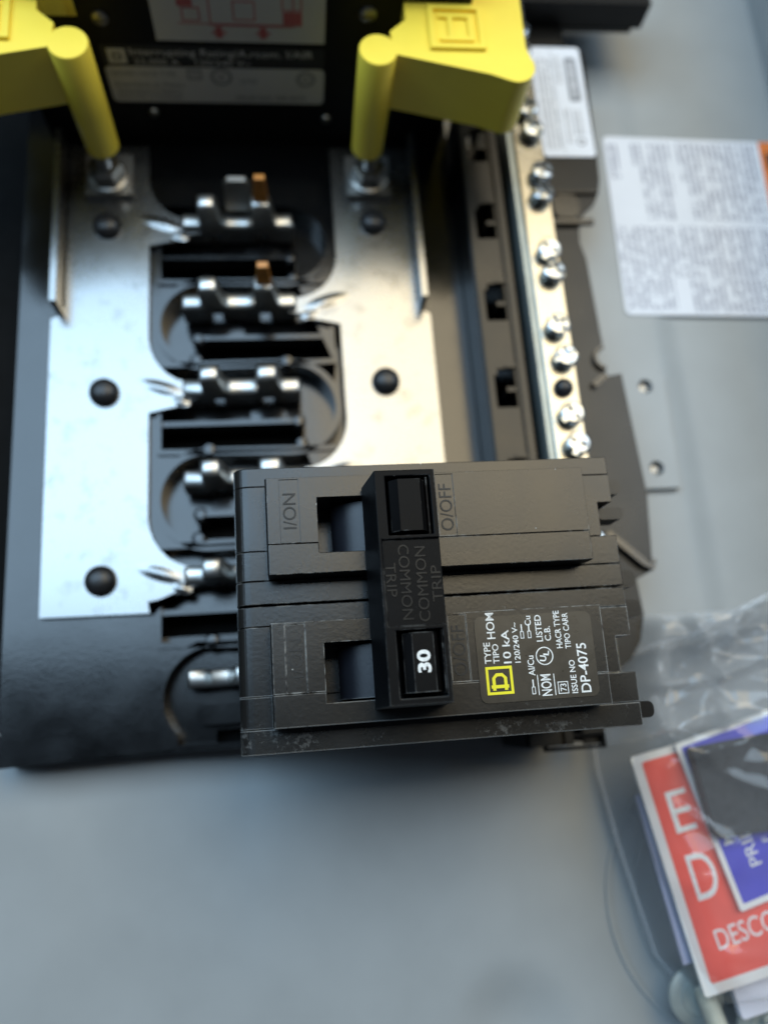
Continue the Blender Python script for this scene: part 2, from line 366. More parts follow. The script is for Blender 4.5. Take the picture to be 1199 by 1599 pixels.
# ================================================================== BLACK INTERIOR
base = thing('panel_interior', 'black moulded plastic panel interior with curved pockets under the stabs', 'panel interior', (38, -60, ZB))
ROWS = [0.8, -24.8, -50.6, -76.2, -101.6, -127.0]
HY = lambda k: 25.4 * -k
XC = 37.7
def mir(x, k): return x if k % 2 == 0 else 2 * XC - x + 0.3
def well(k):      # D-shaped pocket of one row
    y = HY(k); c = y - 4.6
    if k == 5:      # cut off by the bottom edge of the moulding
        P = [(62, -143.4), (62, y + 8.6), (28, y + 8.6)] + arc(27.5, c, 13.4, 92, 222, 22)[1:] + [(18.3, -143.4)]
        return P
    P = [(14, y + 8.4)] + arc(49, c, 13.2, 88, -88, 26) + [(14, y - 16.8)]
    return [(mir(px, k), py) for px, py in P]
wells = [well(k) for k in range(6)]
def slot(k):
    y = HY(k); x0, x1 = (13.6, 52) if k % 2 == 0 else (23.4, 61.6)
    return [(x0, y - 14.2), (x1, y - 14.2), (x1, y - 9.2), (x0, y - 9.2)]
outl = [(-23.5, -144.8)] + [(18, -144.0), (104, -149.5), (100.6, -140), (100.6, 60), (-23.5, 60)]
g = curve_plate(outl, wells, -3.6, -2.0); part('base_plate', g, 'black_base', base)
g = curve_plate([(12.0, -143.6), (64, -143.6), (64, 30), (12.0, 30)], [slot(k) for k in range(5)] + [[(27, -143.2), (60, -143.2), (60, -139.5), (27, -139.5)]], -9.0, -7.6)
part('pocket_floor', g, 'black_base', base)
g = G(); g.box(11, 65, -143.3, 32, -13.6, -12.6); part('lower_tray', g, 'dark', base)
g = G(); g.box(-23.4, -21.6, -144.6, 60, -13.8, -3.7); g.box(-21.6, 100.5, -144.2, -142.6, -13.8, -3.7); part('skirt', g, 'black_base', base)
g = G(); g.box(-70, -26.0, -143.6, 60, -13.7, -12.2); part('side_tray', g, 'dark', base)
g = G(); g.box(-72, -70, -143.6, 60, -13.7, 30); part('side_tray_wall', g, 'black_base', base)  # unseen wall added so the side tray stays dark
for k in range(6):
    P = wells[k]
    g = G(); g.ribbon(P, 0.85, -8, -1.2, True); part('pocket_rim', g, 'black_base', base)
    y = HY(k)
    x0, x1 = (13.6, 52) if k % 2 == 0 else (23.4, 61.6)
    if k < 5:
        g = G(); g.box(x0, x1, y - 9.2, y - 7.9, -9, -2.2); g.bevel(.4)
        g.lathe([(1.9, -8), (1.9, -2.6), (1.2, -1.9), (0, -1.8)], x1 - 1 if k % 2 == 0 else x0 + 1, y - 8.6, 16)
        g.lathe([(1.9, -8), (1.9, -2.6), (1.2, -1.9), (0, -1.8)], x1 - .5 if k % 2 == 0 else x0 + .5, y - 15.0, 16)
        part('divider_ridge', g, 'black_base', base)
        g = G(); bx = (27.5, 37) if k % 2 else (38, 48)
        g.prism(rrect(bx[0], bx[1], y - 7.4, y - 3.4, 1.6), -8, -5.2); g.bevel(.4); part('support_block', g, 'black_base', base)
    xr = 27 if k % 2 else 48.5
    if k:
        g = G(); g.lathe([(2.0, -6), (2.0, -1.6), (1.4, -.8), (0, -.6)], xr, y + 9.0, 18); part('rim_boss', g, 'black_base', base)
g = G(); g.prism(rrect(22.5, 46, -138.2, -133.4, 2.2), -8, -3.4); g.bevel(.5); part('support_block', g, 'black_base', base)
def dome(r, z0, h): return [(r * .98, z0), (r, z0 + h * .25), (r * .93, z0 + h * .55), (r * .72, z0 + h * .83), (r * .38, z0 + h * .97), (0, z0 + h)]
for x, y in ((0, 0), (0, -50.8), (0, -101.6), (75.4, 1), (75.5, -49.6), (75.5, -100.6)):
    g = G(); g.lathe(dome(3.95, -.4, 3.6), x, y, 32); part('mounting_stud', g, 'stud_black', base)
# mounting rail with its row of slots
rl = [(101.2, -149), (111.6, -149), (111.6, 33), (101.2, 33)]
ops = []
for k in range(-1, 7):
    y = -57.6 + 25.4 * (2 - k)
    ops.append([(102.9, y - 5.6), (108.6, y - 5.6), (108.6, y + 5.6), (103.9, y + 5.6), (103.9, y + 3.8), (102.9, y + 3.8)])
ops = [o for o in ops if o[2][1] < 32 and o[0][1] > -148]
g = curve_plate(rl, ops, 10.4, 12.0); rail = part('mounting_rail', g, 'black_rail', base)
g = G(); g.box(100.8, 101.8, -149, 33, -13, 10.4); g.box(110.9, 111.5, -149, 33, -13, 10.4); g.box(101.9, 110.8, -149, 33, -13, -6); part('rail_wall', g, 'black_base', rail)
for o in ops:
    ym = (o[0][1] + o[2][1]) / 2
    g = G(); g.box(106.2, 108.7, ym - .9, ym + .4, 6, 11.6); g.box(106.0, 110.6, o[2][1] + .05, o[2][1] + 1.0, 11.9, 12.5); g.bevel(.2); part('rail_rib', g, 'black_rail', rail)
g = G(); g.box(109.4, 111.4, -149, 33, 12.0, 13.0); g.bevel(.4); part('rail_lip', g, 'black_rail', rail)
# right-hand wing with its notched edge
wing = [(117.5, 95), (168, 95), (165, 71.8), (141.5, 71.6), (141.2, 62.5), (147.2, 62), (146.2, 23.5), (145.6, 14)] + \
    [(144.6, 9.7), (142.6, 5.4), (139.8, 3.0), (137.5, .2), (136.6, -4), (136.3, -8), (137.5, -13.4), (138.3, -41.0)] + \
    arc(138.6, -45.6, 2.9, 110, 250, 10) + [(138.4, -50.8), (142.5, -50.2), (144.2, -85.7), (142.3, -106.9), (137.4, -109.2), (137.9, -118.6), (136, -125.1), (132.6, -129.8), (124.6, -135), (122.5, -149.6), (117.5, -149.6)]
g = G(); g.prism(wing, 1.4, 3.0); wg = part('side_wing', g, 'black_rail', base)
g = G(); g.ribbon([(130.5, -96.6), (134.5, -100.3), (139.5, -105.2), (141.4, -106.4), (142.0, -104.4)], .9, 3, 5.2); g.bevel(.3); part('wing_rib', g, 'black_base', wg)
g = G(); g.box(133.5, 138.4, -52.4, -50.7, 3, 4.4); g.xform(Matrix.Translation((136, -52, 0)) @ Matrix.Rotation(math.radians(38), 4, 'Z') @ Matrix.Translation((-136.8, 51.5, 0))); part('wing_rib', g, 'black_base', wg)
g = G(); g.box(118, 141, -2.2, -0.6, 3, 4.6); g.box(128, 144, 8.6, 9.6, 3, 4.0); g.prism(rrect(129, 137, -.4, 7.5, 2.5), 3, 5); part('wing_rib', g, 'black_base', wg)
g = G(); g.ribbon(arc(138.4, -45.6, 3.3, 100, 260, 12), .45, 3, 4.4); part('wing_rib', g, 'black_base', wg)
g = G(); g.box(113.4, 168, 72, 95, 3.02, 12); g.bevel(.5); part('upper_block', g, 'main_black', wg)
g = G(); g.box(111.6, 117.4, -149, 95, -13.4, -12.2); g.box(117.5, 118.5, -149, 70, -13, 1.3); part('wing_wall', g, 'dark', wg)  # dark floor added to stand for the shade in the gap
g = G(); rframe(g, 106.6, 122.2, -150.6, -146.8, .8, 3.1, 5.2); part('wing_foot', g, 'black_base', wg)

# ================================================================== BUS BARS
def tab(y): return [(11.4, y - 6.0), (14.7, y - 5.2), (18.5, y - 4.4), (21.1, y - 2.6), (25.6, y - 2.2), (25.6, y + 2.0), (21.1, y + 2.7), (18.6, y + 3.7), (16.4, y + 5.1), (14.3, y + 7.4), (12.7, y + 10.0), (11.7, y + 13), (11.3, y + 16)]
def busbar(label, rows, mirror, ybot):
    f = (lambda x: 75.4 - x) if mirror else (lambda x: x)
    t = thing('bus_bar', label, 'bus bar', (f(0), -40, 0), 'tin plated bus bars')
    P = [(-14.5, ybot), (11.9, ybot - .3), (12.1, ybot + 3)]
    for y in sorted(rows): P += tab(y)
    P += [(11.3, 27), (-10.9, 27), (-10.9, -24.4), (-11.6, -26.6), (-13, -28), (-14.5, -28.6)]
    g = G(); g.prism([(f(x), y) for x, y in P], -1.7, 0); g.bevel(.25); part('bus_plate', g, 'tin', t)
    g = G(); xa, xb = sorted((f(-12.9), f(-11.3)))
    g.box(xa, xb, -27.2, 27, -1.2, 7.4); g.bevel(.6, 30, 3); part('side_flange', g, 'tin', t)
    for y in rows:
        g = G(); g.lathe([(1.0, .0), (.88, .05), (.72, .2), (.55, .48), (.36, .78), (.18, .95), (0, 1.0)], 0, 0, 28)
        g.xform(Matrix.Translation((f(14.8), y + 1.1, 0)) @ Matrix.Rotation(math.radians(-18.6 if not mirror else 18.6), 4, 'Z') @ Matrix.Diagonal((7.0, 2.1, .5, 1)))
        part('stiffening_rib', g, 'tin', t)
        g = G(); g.lathe([(1.0, .0), (.8, .12), (.55, .5), (.3, .82), (0, .95)], 0, 0, 20)
        g.xform(Matrix.Translation((f(19.8), y - 2.9, 0)) @ Matrix.Rotation(math.radians(-20 if not mirror else 20), 4, 'Z') @ Matrix.Diagonal((2.6, 1.4, .45, 1)))
        part('stiffening_rib', g, 'tin', t)
    # threaded stud, washer and nut at the top
    cx = f(0.6); cy = 14.6
    g = G(); g.box(cx - 6.5, cx + 6.5, cy - 5.4, cy + 8, .1, 2.2); g.bevel(.4); part('clamp_plate', g, 'steel', t)
    g = G(); g.lathe([(5.6, 2.25), (5.6, 3.2), (5.2, 3.5), (0, 3.5)], cx, cy, 36); part('washer', g, 'steel', t)
    g = G(); g.lathe([(4.9, 3.55), (4.9, 7.4), (4.2, 8.0), (0, 8.0)], cx, cy, 6); part('hex_nut', g, 'steel', t, 25)
    g = G(); prof = []
    for i in range(14): prof += [(2.1, 8.0 + i * .5), (1.75, 8.25 + i * .5)]
    g.lathe(prof + [(0, 15)], cx, cy, 20); part('threaded_stud', g, 'steel', t)
    return t
busL = busbar('wide tin plated bus bar with bluish sheen at the far left', [0.0, -50.8, -101.6], False, -110)
busR = busbar('wide cream coloured tin plated bus bar between the pockets and the slotted rail', [-25.4, -76.2, -127.0], True, -136)
def stab(k):
    y = ROWS[k]; par = busL if k % 2 == 0 else busR
    lo, hi = 2.4, 11.2
    def hump(x0, x1): return [(x0, lo + 1.2), (x0, hi - 1.0), (x0 + .35, hi - .3), (x0 + .9, hi), (x1 - .9, hi), (x1 - .35, hi - .3), (x1, hi - 1.0), (x1 + 1.0, lo + 1.6)]
    P = [(20.6, -6), (20.6, lo - .7), (21.4, lo), (25.0, lo), (25.8, lo + .5)] + hump(25.9, 30.8) + [(32.8, lo + .3), (33.8, lo - .1), (38.4, lo - .1), (39.6, lo + .3)] + hump(40.4, 45.8) + [(47.2, lo + .3), (48, lo), (51.2, lo), (51.9, lo - .7), (51.9, -6), (44.5, -6), (44.5, -1.5), (41.5, -1.5), (41.5, -6), (31.2, -6), (31.2, -1.5), (28, -1.5), (28, -6)]
    if k == 5: P = [(21, -6), (21, .4), (21.6, 1.2), (25.2, 1.2), (25.8, .6), (26.3, -.6), (26.9, -.9), (30.6, -.9), (31.2, -.4), (32.2, 3.4), (33.2, 4.6), (38.6, 4.6), (39.6, 5)] + hump(40.4, 45.8) + [(47.2, lo + .3), (51.9, lo), (51.9, -6)]
    g = G(); ni = max(i for i, q in enumerate(P) if q[0] == 51.9) + 1      # the first ni points are the upper edge
    T = [-2.2, -2.1, -1.8, -1.2, 0, 1.2, 1.8, 2.1, 2.2]; rows = []
    for t in T:
        d = .95 * (1 - math.sqrt(max(0, 1 - (t / 2.2) ** 2)))
        rows.append([g.bm.verts.new((px + .25 * noise.noise((px, t, k * 3.3)), y + t + .22 * noise.noise((px * .3, 5.0, k * 2.1)), (pz if pz < -5 else pz - d) + .2 * noise.noise((px * .4, k * 1.7, 0)))) for px, pz in P[:ni]])
    for a, b in zip(rows, rows[1:]):
        for i in range(ni - 1): g.bm.faces.new((a[i], a[i + 1], b[i + 1], b[i]))
    for rw, t in ((rows[0], T[0]), (rows[-1], T[-1])):
        ext = [g.bm.verts.new((px, y + t, pz)) for px, pz in P[ni:]]; g.bm.faces.new(rw + ext)
    st = part('stab', g, 'stab', par)
    if k in (0, 1):
        top = 20.5 if k == 0 else 19.5
        g = G(); g.frustum((41.1, 45.4, y - .9, y + .9), (42.0, 44.7, y - .8, y + .8), 10.0, top); g.bevel(.5, 30, 3); part('amber_tip', g, 'amber', st)
    if k == 0:
        g = G(); g.prism_y([(33.4, 3), (40.6, 3), (40.6, 14.0), (39.4, 15.6), (34.6, 15.6), (33.4, 14.0)], y + 2.4, y + 4.0); g.bevel(.5); part('rear_blade', g, 'steel', st)  # added plate standing in for a dim grey reflection
for k in range(6): stab(k)

# ================================================================== NEUTRAL BAR
nb = thing('neutral_bar', 'long narrow metal neutral bar lined with pairs of shiny screws', 'neutral bar', (121, -20, 3))
g = G(); g.box(116.9, 125.4, -138, 92, 4.6, 12.8)
nbm = cut(g, [], .35, 'bar'); link('bar', nbm, 'bar_tin', nb)
g = G(); g.box(115.3, 116.85, -138, 92, 4.0, 11.6); g.bevel(.3); part('side_strip', g, 'zinc_dull', nb)  # side face of the bar, its pale reflection put into a grey-blue colour
pairs = [(57, 50.5), (29.3, 22.4), (7.5, -.6), (-17.3, -25.0), (-41.3, -50.1), (-66.9, -75.2), (-92.2, -100.5)]
sp = None
for a, b in pairs:
    for y in (a, b):
        if sp is None:
            g = G(); g.lathe([(2.2, 12.5), (2.2, 14.0), (3.0, 14.1), (3.2, 14.5), (3.2, 15.5), (2.95, 16.0), (2.5, 16.2), (0, 16.35)], 0, 0, 28)
            c1 = G(); c1.box(-.7, .7, -3.6, 3.6, 15.1, 18.5); c2 = G(); c2.box(-2.2, 2.2, -.7, .7, 15.0, 18.5)
            sp = cut(g, [c1, c2], .12, 'screw')
        o = link('screw', sp, 'zinc', nb); o.location += Vector((122.2 + random.uniform(-.25, .25), y, 0)) * S
        o.rotation_euler = (random.uniform(-.05, .05), random.uniform(-.05, .05), random.uniform(0, 3.1))
g = G(); g.lathe(dome(2.7, 12.3, 3.2), 121.0, -58.6, 28); part('mounting_stud', g, 'stud_black', nb)

# ================================================================== MAIN BREAKER (only its front wall is in view)
mb = thing('main_breaker', 'large black main breaker whose front wall carries two white rating labels', 'main breaker', (40, 45, ZB))
g = G(); g.box(-16, 98, 30, 75, -13.5, 58); g.bevel(.8); part('case', g, 'main_black', mb)
g = G(); g.box(-16, 98, 38, 75, 57.9, 84); g.bevel(.8); part('upper_case', g, 'main_black', mb)  # unseen height added to darken reflections in the upper bus bars
g = G(); g.box(-6.4, 2.3, 27.6, 29.9, 43.6, 52); g.bevel(.4); part('steel_clip', g, 'zinc', mb)
FW = Matrix(((1, 0, 0, 0), (0, 0, -1, 29.96), (0, 1, 0, 0), (0, 0, 0, 1)))       # u -> x, v -> z, out -> -y
def wall(fn, z0=0.0):
    g = G(); fn(g); g.xform(FW @ Matrix.Translation((0, 0, z0))); return g
dl = part('diagram_label', wall(lambda g: g.prism([(19.4, 35), (61.8, 35), (61.8, 56), (19.4, 56)], 0, .12)), 'dim_label', mb)
def dia(g):
    rframe(g, 33.2, 54, 39.8, 56, .35, 0, .04)
    g.box(25.5, 56, 40.2, 40.5, 0, .04); rframe(g, 26.6, 31, 41, 45, .35, 0, .04); rframe(g, 39, 44.5, 41.5, 47, .35, 0, .04)
    for x in (35.2, 46.2):
        g.box(x - .9, x + .9, 36.2, 39.5, 0, .03); g.box(x - 1.8, x + 1.8, 37.4, 38.1, 0, .035)
    g.box(25.8, 29.5, 45.2, 50, 0, .03); g.box(51.3, 56, 40.6, 44.2, 0, .03); rframe(g, 51, 56, 44.5, 49, .35, 0, .04)
part('wiring_diagram', wall(dia, .13), 'red_print', dl)
rl_ = part('rating_label', wall(lambda g: g.prism(rrect(4.6, 62, 14.4, 26.6, 1.4), 0, .12)), 'dim_label', mb)
band = part('rating_band', wall(lambda g: g.prism(rrect(4.6, 62, 26.7, 33.4, .6), 0, .12)), 'black_print', mb)
def rt(g):
    text_into(g, 'Interrupting Rating/A.rcom. I/AIR', 35.4, 31.0, 0, 47, 3.0); text_into(g, '22,000 A    120/240 V~', 27.5, 28.1, 0, 30, 2.1)
part('rating_text', wall(rt, .13), 'dim_label', band)
def lg(g):
    rframe(g, 6.2, 10.8, 27.6, 32.2, 1.2, 0, .05); g.box(7.9, 9.1, 29.3, 30.5, 0, .05)
part('square_logo', wall(lg, .13), 'dim_label', band)
def rt2(g):
    text_into(g, 'ISSUE NO. DP-4075', 47.5, 16.4, 0, 19, 1.5); text_into(g, 'LISTED', 41.8, 22.2, 0, 4.6, 1.4)
    text_into(g, 'Ensamblado en Mexico', 15.4, 20.6, 0, 18, 1.5); text_into(g, 'Assembled in Mexico', 15.0, 18.3, 0, 17, 1.5); text_into(g, 'Assembl\u00e9 au Mexique', 14.6, 16.2, 0, 17, 1.5)
    text_into(g, '120/240V HACR TYPE', 14, 24.3, 0, 17, 1.5)
    rframe(g, 25.6, 29.3, 22.6, 26, .4, 0, .05); text_into(g, '73', 27.4, 24.3, 0, 1.8, 1.6)
    ring_into(g, 34.4, 23.6, 0, 2.2, 2.8, .05); text_into(g, 'UL', 34.4, 23.6, 0, 2.4, 2.0, -20)
    ring_into(g, 57.0, 23.2, 0, 1.9, 2.5, .05); text_into(g, 'SA', 57.0, 23.2, 0, 2.2, 1.8)
part('rating_text', wall(rt2, .13), 'grey_print', rl_)
for x, z, r in ((7.0, 41.2, 2.0), (14.6, 10.6, 1.4), (63, 8.9, 1.4), (72.4, 44.4, 2.2)):
    g = wall(lambda g: g.lathe([(r, -.2), (r, .5), (r * .7, 1.0), (0, 1.15)], x, z, 24)); c = wall(lambda g: (g.box(x - r * .7, x + r * .7, z - .25, z + .25, .6, 2)))
    c2 = wall(lambda g: (g.box(x - .25, x + .25, z - r * .7, z + r * .7, .6, 2)))
    link('case_screw', cut(g, [c, c2], 0, 'case_screw'), 'steel', mb)

# ================================================================== YELLOW COVERS
def cover(label, f, base):
    t = thing('lug_cover', label, 'lug cover', base, 'yellow lug covers')
    # right-hand cover outline; the left one is its mirror image
    arm = [(76.9, 21.0), (80.9, 24.6), (81.0, 60), (110.8, 60), (110.3, 16.8)] + arc(107.2, 11.4, 4.7, 30, -110, 14) + [(100.6, 8.9), (77.6, 14.2)]
    g = G(); g.prism([(f(x), y) for x, y in arm], 30.6, 47.9); g.bevel(.3); part('cover_block', g, 'yellow', t, 35)
    g = G(); g.lathe([(3.9, 14.0), (4.35, 14.4), (4.6, 28), (4.75, 47.6), (4.5, 47.95), (0, 47.95)], f(73.6), 15.4, 48); part('cover_post', g, 'yellow', t)
    xs = sorted((f(86.4), f(100.0)))
    g = G(); rframe(g, xs[0], xs[1], 15.6, 28.6, 1.3, 47.8, 48.9)
    a = xs[0] + 2.6; b = xs[1] - 2.6
    for x0, x1, y0, y1 in ((a, b, 18.0, 19.1), (a, b, 25.0, 26.1), (b - 1.2, b, 19.1, 25.0), (a + 2.2, a + 3.4, 19.1, 25.0)): g.box(x0, x1, y0, y1, 47.8, 48.7)
    g.bevel(.2); part('square_emblem', g, 'yellow', t)
    return t
cover('yellow plastic lug cover with a square D emblem, beside the small white label', lambda x: x, (74, 15, 14))
cover('yellow plastic lug cover cut off by the left edge of the photo', lambda x: 75.2 - x, (1, 15, 14))

# ================================================================== STICKERS
st = thing('white_label', 'small white label of fine print beside the upper screws of the neutral bar', 'label', (138, 42, 3.0))
g = G(); g.prism(rrect(129.2, 145.7, 22.2, 63.4, 1.2), 3.05, 3.25); part('sticker', g, 'white_label', st)
g = G(); g.prism(rrect(140.2, 143.9, 42.6, 59.4, .9), 3.25, 3.30); bd = part('printed_badge', g, 'badge', st)
g = G(); g.box(141.4, 142.7, 44, 58, 3.31, 3.33); part('printed_line', g, 'fine_small', bd)
for x0, x1, y0, y1 in ((130.2, 135.6, 24.8, 59), (136.6, 139.2, 49, 60), (137.6, 139.4, 27, 40), (140.4, 143.4, 30, 39.4)):
    g = G(); g.box(x0, x1, y0, y1, 3.25, 3.29); part('fine_print', g, 'fine_small', st)
g = G(); ring_into(g, 141.8, 27.6, 3.26, .9, 1.4, .04, 24); part('printed_mark', g, 'grey_print', st)
g = G(); g.box(136.0, 136.15, 23, 62.6, 3.25, 3.28); part('printed_line', g, 'grey_print', st)
wl = thing('warning_label', 'large white instruction label with an orange end on the grey back panel', 'label', (185, 10, ZB))
WM = Matrix.Translation((157.2, 44.2, ZB)) @ Matrix.Rotation(math.radians(-1.8), 4, 'Z')
def wlp(name, fn, mat, parent=wl):
    g = G(); fn(g); g.xform(WM @ Matrix.Translation((0, 0, .25)))
    # the label bridges the shallow step of the panel
    for v in g.bm.verts:
        pass
    return part(name, g, mat, parent)
wlp('sticker', lambda g: g.prism(rrect(0, 84, -66.8, 0, 2.0), 0.0, .18), 'white_label')
wlp('orange_panel', lambda g: g.box(55.4, 84.2, -66.9, .05, .18, .24), 'orange')
wlp('printed_triangle', lambda g: g.prism([(57.0, -4), (60.6, -6), (60.6, -13.5), (57.4, -11)], .24, .28), 'black_print')
for x0, x1, y0, y1 in ((.8, 4.6, -16.5, -3), (9, 23.6, -11, -2.4), (11.4, 22.4, -24, -11.4), (11.6, 22, -31.8, -25), (25, 54, -16.6, -1.6), (27.2, 54.2, -31.6, -17),
                       (.8, 19.8, -53, -34.6), (1.2, 17.6, -65, -53.4), (20.8, 54.4, -53, -34.2), (23, 54.2, -65.6, -53.4)):
    wlp('fine_print', lambda g: g.box(x0, x1, y0, y1, .185, .215), 'fine_warn')

# ================================================================== THE BREAKER
BR_ROT = rodrigues((0.0246548, 0.0115048, -0.0001326)).to_euler()
cb = thing('circuit_breaker', 'black two pole circuit breaker rated 30 with a shared handle, plugged across the bus bars', 'circuit breaker', (73.152, -119.592, 61.051), None, BR_ROT)
ZL = -49.0; ZR = 5.6
def right_end(y):       # x of the right end across one pole (y measured from its upper edge)
    return 35.6
for yo, pl in ((0.0, 'plain'), (-25.4, 'lettered')):
    win = (-20.8, -1.6, 8.0 + yo, 17.9 + yo)
    slabs = [(21.75, 25.25, False), (9.85, 21.65, True), (4.42, 9.75, True), (0.22, 4.32, False)]
    for a, b, raised in slabs:
        a += yo; b += yo
        L = -35.55
        prof = [(L, ZL)] + [(L + 3.0 - 3.0 * math.cos(math.radians(q)), -2.6 + 2.6 * math.sin(math.radians(q))) for q in range(0, 91, 9)]
        if raised: prof += [(-29.75, 0), (-29.75, ZR - .45), (-29.45, ZR), (28.2, ZR), (28.2, 0)]
        prof += [(35.6, 0), (35.6, ZL)]
        g = G(); g.prism_y(prof, a, b)
        cs = []
        if raised:
            c = G(); c.box(win[0], win[1], win[2], win[3], -7.5, 9); cs.append(c)
            c = G(); c.box(32.7, 40, 9.75 + yo, 16.3 + yo, -30, 3); cs.append(c)
            if a > yo + 8:
                for x0, x1 in ((-27.3, -23.9), (0.6, 3.8)):
                    c = G(); c.box(x0, x1, 9.95 + yo, 21.3 + yo, ZR - .14, ZR + 2); cs.append(c)
        me = cut(g, cs, .14, 'case_slab', 5)
        link('case_slab', me, 'breaker', cb)
    # lettering moulded into the sunken panels
    g = G(); text_into(g, 'I/ON', -25.6, 15.6 + yo, ZR - .1, 6.4, 2.3, 90, .12); part('moulded_lettering', g, 'relief', cb, 0)
    g = G(); text_into(g, 'O/OFF', 2.2, 15.2 + yo, ZR - .1, 8.6, 2.3, 90, .12); part('moulded_lettering', g, 'relief', cb, 0)
    # the barrel of the handle, seen inside the window
    g = G(); prof = [(win[0] + 3.2, -7)]
    for i in range(11):
        t = math.radians(150 - 120 * i / 10); prof.append((-11 + 8.2 * math.cos(t), -5.2 + 8.6 * math.sin(t)))
    prof.append((win[1] - .2, -7)); g.prism_y(prof, win[2] + .4, win[3] - .4); part('handle_barrel', g, 'handle', cb)
g = G(); g.box(-35.1, 32.2, -25.1, 25.0, ZL + .2, -8.2); part('inner_case', g, 'dark', cb)
# stubs of the case that stick out under the right end
for x, y, r in ((38.6, 20.6, 1.5), (38.4, 15.2, 1.2), (38.9, 2.1, 1.7), (39.2, -3.7, 1.7), (38.9, -22.6, 1.5)):
    g = G(); g.prism(rrect(34.8, x + 1.6, y - r, y + r, r * .75), -11, -5.4); g.bevel(.4); part('case_stub', g, 'black_rail', cb)
# handle tie
def tie_body():
    g = G(); g.frustum((-12.9, -0.9, -19.1, 19.1), (-11.9, -2.0, -18.7, 18.7), 6.3, 18.0)
    c = []
    q = G(); q.frustum((-10.0, -3.0, 7.9, 17.5), (-10.2, -2.8, 7.8, 17.7), 12, 19); c.append(q)
    q = G(); q.frustum((-10.0, -3.0, -17.5, -7.4), (-10.2, -2.8, -17.7, -7.3), 12, 19); c.append(q)
    q = G(); q.box(-11.35, -1.5, -6.7, 7.2, 17.5, 19); c.append(q)
    return cut(g, c, .18, 'handle_tie', 35)
tie = link('handle_tie', tie_body(), 'tie', cb)
for t, x, y, ln, h, rt_ in (('COMMON', -8.0, .3, 12.0, 1.75, -90), ('TRIP', -10.25, .7, 5.4, 1.6, -90), ('COMMON', -5.35, -.1, 12.0, 1.75, 90), ('TRIP', -3.05, -.2, 5.8, 1.6, 90)):
    g = G(); text_into(g, t, x, y, 17.56, ln, h, rt_, .14); part('moulded_lettering', g, 'relief_tie', tie, 0)
g = G(); g.box(-3.5, -3.25, 7.9, 17.4, 12, 17.6); g.box(-3.0, -2.85, -17.2, -7.5, 12, 17.6); part('tie_rim', g, 'tie', tie)
def toggle(y0, y1, x0, x1, z):
    g = G(); g.prism_y([(x0, 6), (x1, 6), (x1, z - 1.3), (x1 - .7, z - .25), (x1 - .9, z), (x0 + 1.5, z), (x0 + 1.2, z - .3), (x0 + .15, z - 1.2)], y0, y1); g.bevel(.16)
    return part('toggle_handle', g, 'tie', cb)
toggle(8.4, 17.0, -9.7, -3.7, 18.5)
t2 = toggle(-16.9, -7.7, -9.2, -3.4, 17.6)
g = G(); text_into(g, '30', -6.05, -12.2, 17.62, 3.5, 2.15, 90, .05, None, .35); part('rating_number', g, 'white_print', t2, 0)
# sticker with the rating
g = G(); g.prism(rrect(5.15, 26.1, -19.4, -4.75, 1.3), ZR + .06, ZR + .16); lab = part('rating_label', g, 'label_brown', cb)
LZ = ZR + .18
g = G()
for t, x, y, ln, h in (('TYPE', 7.0, -11.0, 3.6, 1.15), ('TIPO', 8.45, -11.2, 3.3, 1.1), ('HOM', 7.95, -6.4, 4.5, 1.5), ('10 kA', 10.4, -10.1, 5.7, 1.4), ('120/240 V~', 12.2, -9.5, 6.9, 1.0),
                       ('Cu', 14.7, -5.9, 1.7, 1.1), ('LISTED', 16.5, -7.3, 4.6, 1.15), ('C.B.', 18.0, -8.3, 2.5, 1.1), ('Al/Cu', 14.45, -13.6, 3.4, 1.15),
                       ('NOM', 16.75, -17.0, 3.6, 1.85), ('73', 19.7, -17.6, 1.25, 1.1), ('HACR TYPE', 19.9, -7.7, 6.5, 1.1), ('TIPO CARR', 21.45, -8.0, 6.2, 1.05), ('ISSUE NO', 21.7, -15.9, 5.6, 1.05), ('DP-4075', 23.75, -14.5, 8.4, 1.8)):
    text_into(g, t, x, y, LZ, ln, h, 90, .03, None, .10)
text_into(g, 'U', 16.7, -12.5, LZ, 1.0, 1.15, 82, .03, None, .25); text_into(g, 'L', 17.35, -11.6, LZ, .8, 1.0, 82, .03, None, .25)
ring_into(g, 17.0, -12.1, LZ, 1.38, 1.56, .03)
g.box(15.25, 15.4, -18.6, -15.2, LZ, LZ + .03); g.box(18.15, 18.3, -18.8, -15.2, LZ, LZ + .03)
rframe(g, 18.75, 20.6, -18.65, -16.6, .13, LZ, LZ + .03)
for x, y in ((13.45, -8.2), (14.75, -8.2), (14.45, -17.7)):
    rframe(g, x - .32, x + .32, y - .7, y + .55, .12, LZ, LZ + .03); g.box(x - .11, x + .11, y + .55, y + 1.75, LZ, LZ + .03)
part('label_text', g, 'white_print', lab, 0)
g = G(); rframe(g, 6.35, 11.0, -18.05, -13.35, .45, LZ, LZ + .04)
g.ribbon([(7.65, -17.35), (7.65, -15.3), (8.2, -14.75), (9.15, -14.75), (9.7, -15.3), (9.7, -17.35)], .28, LZ, LZ + .04); g.box(7.15, 10.2, -17.0, -16.45, LZ, LZ + .045)
part('square_logo', g, 'yellow_print', lab, 0)

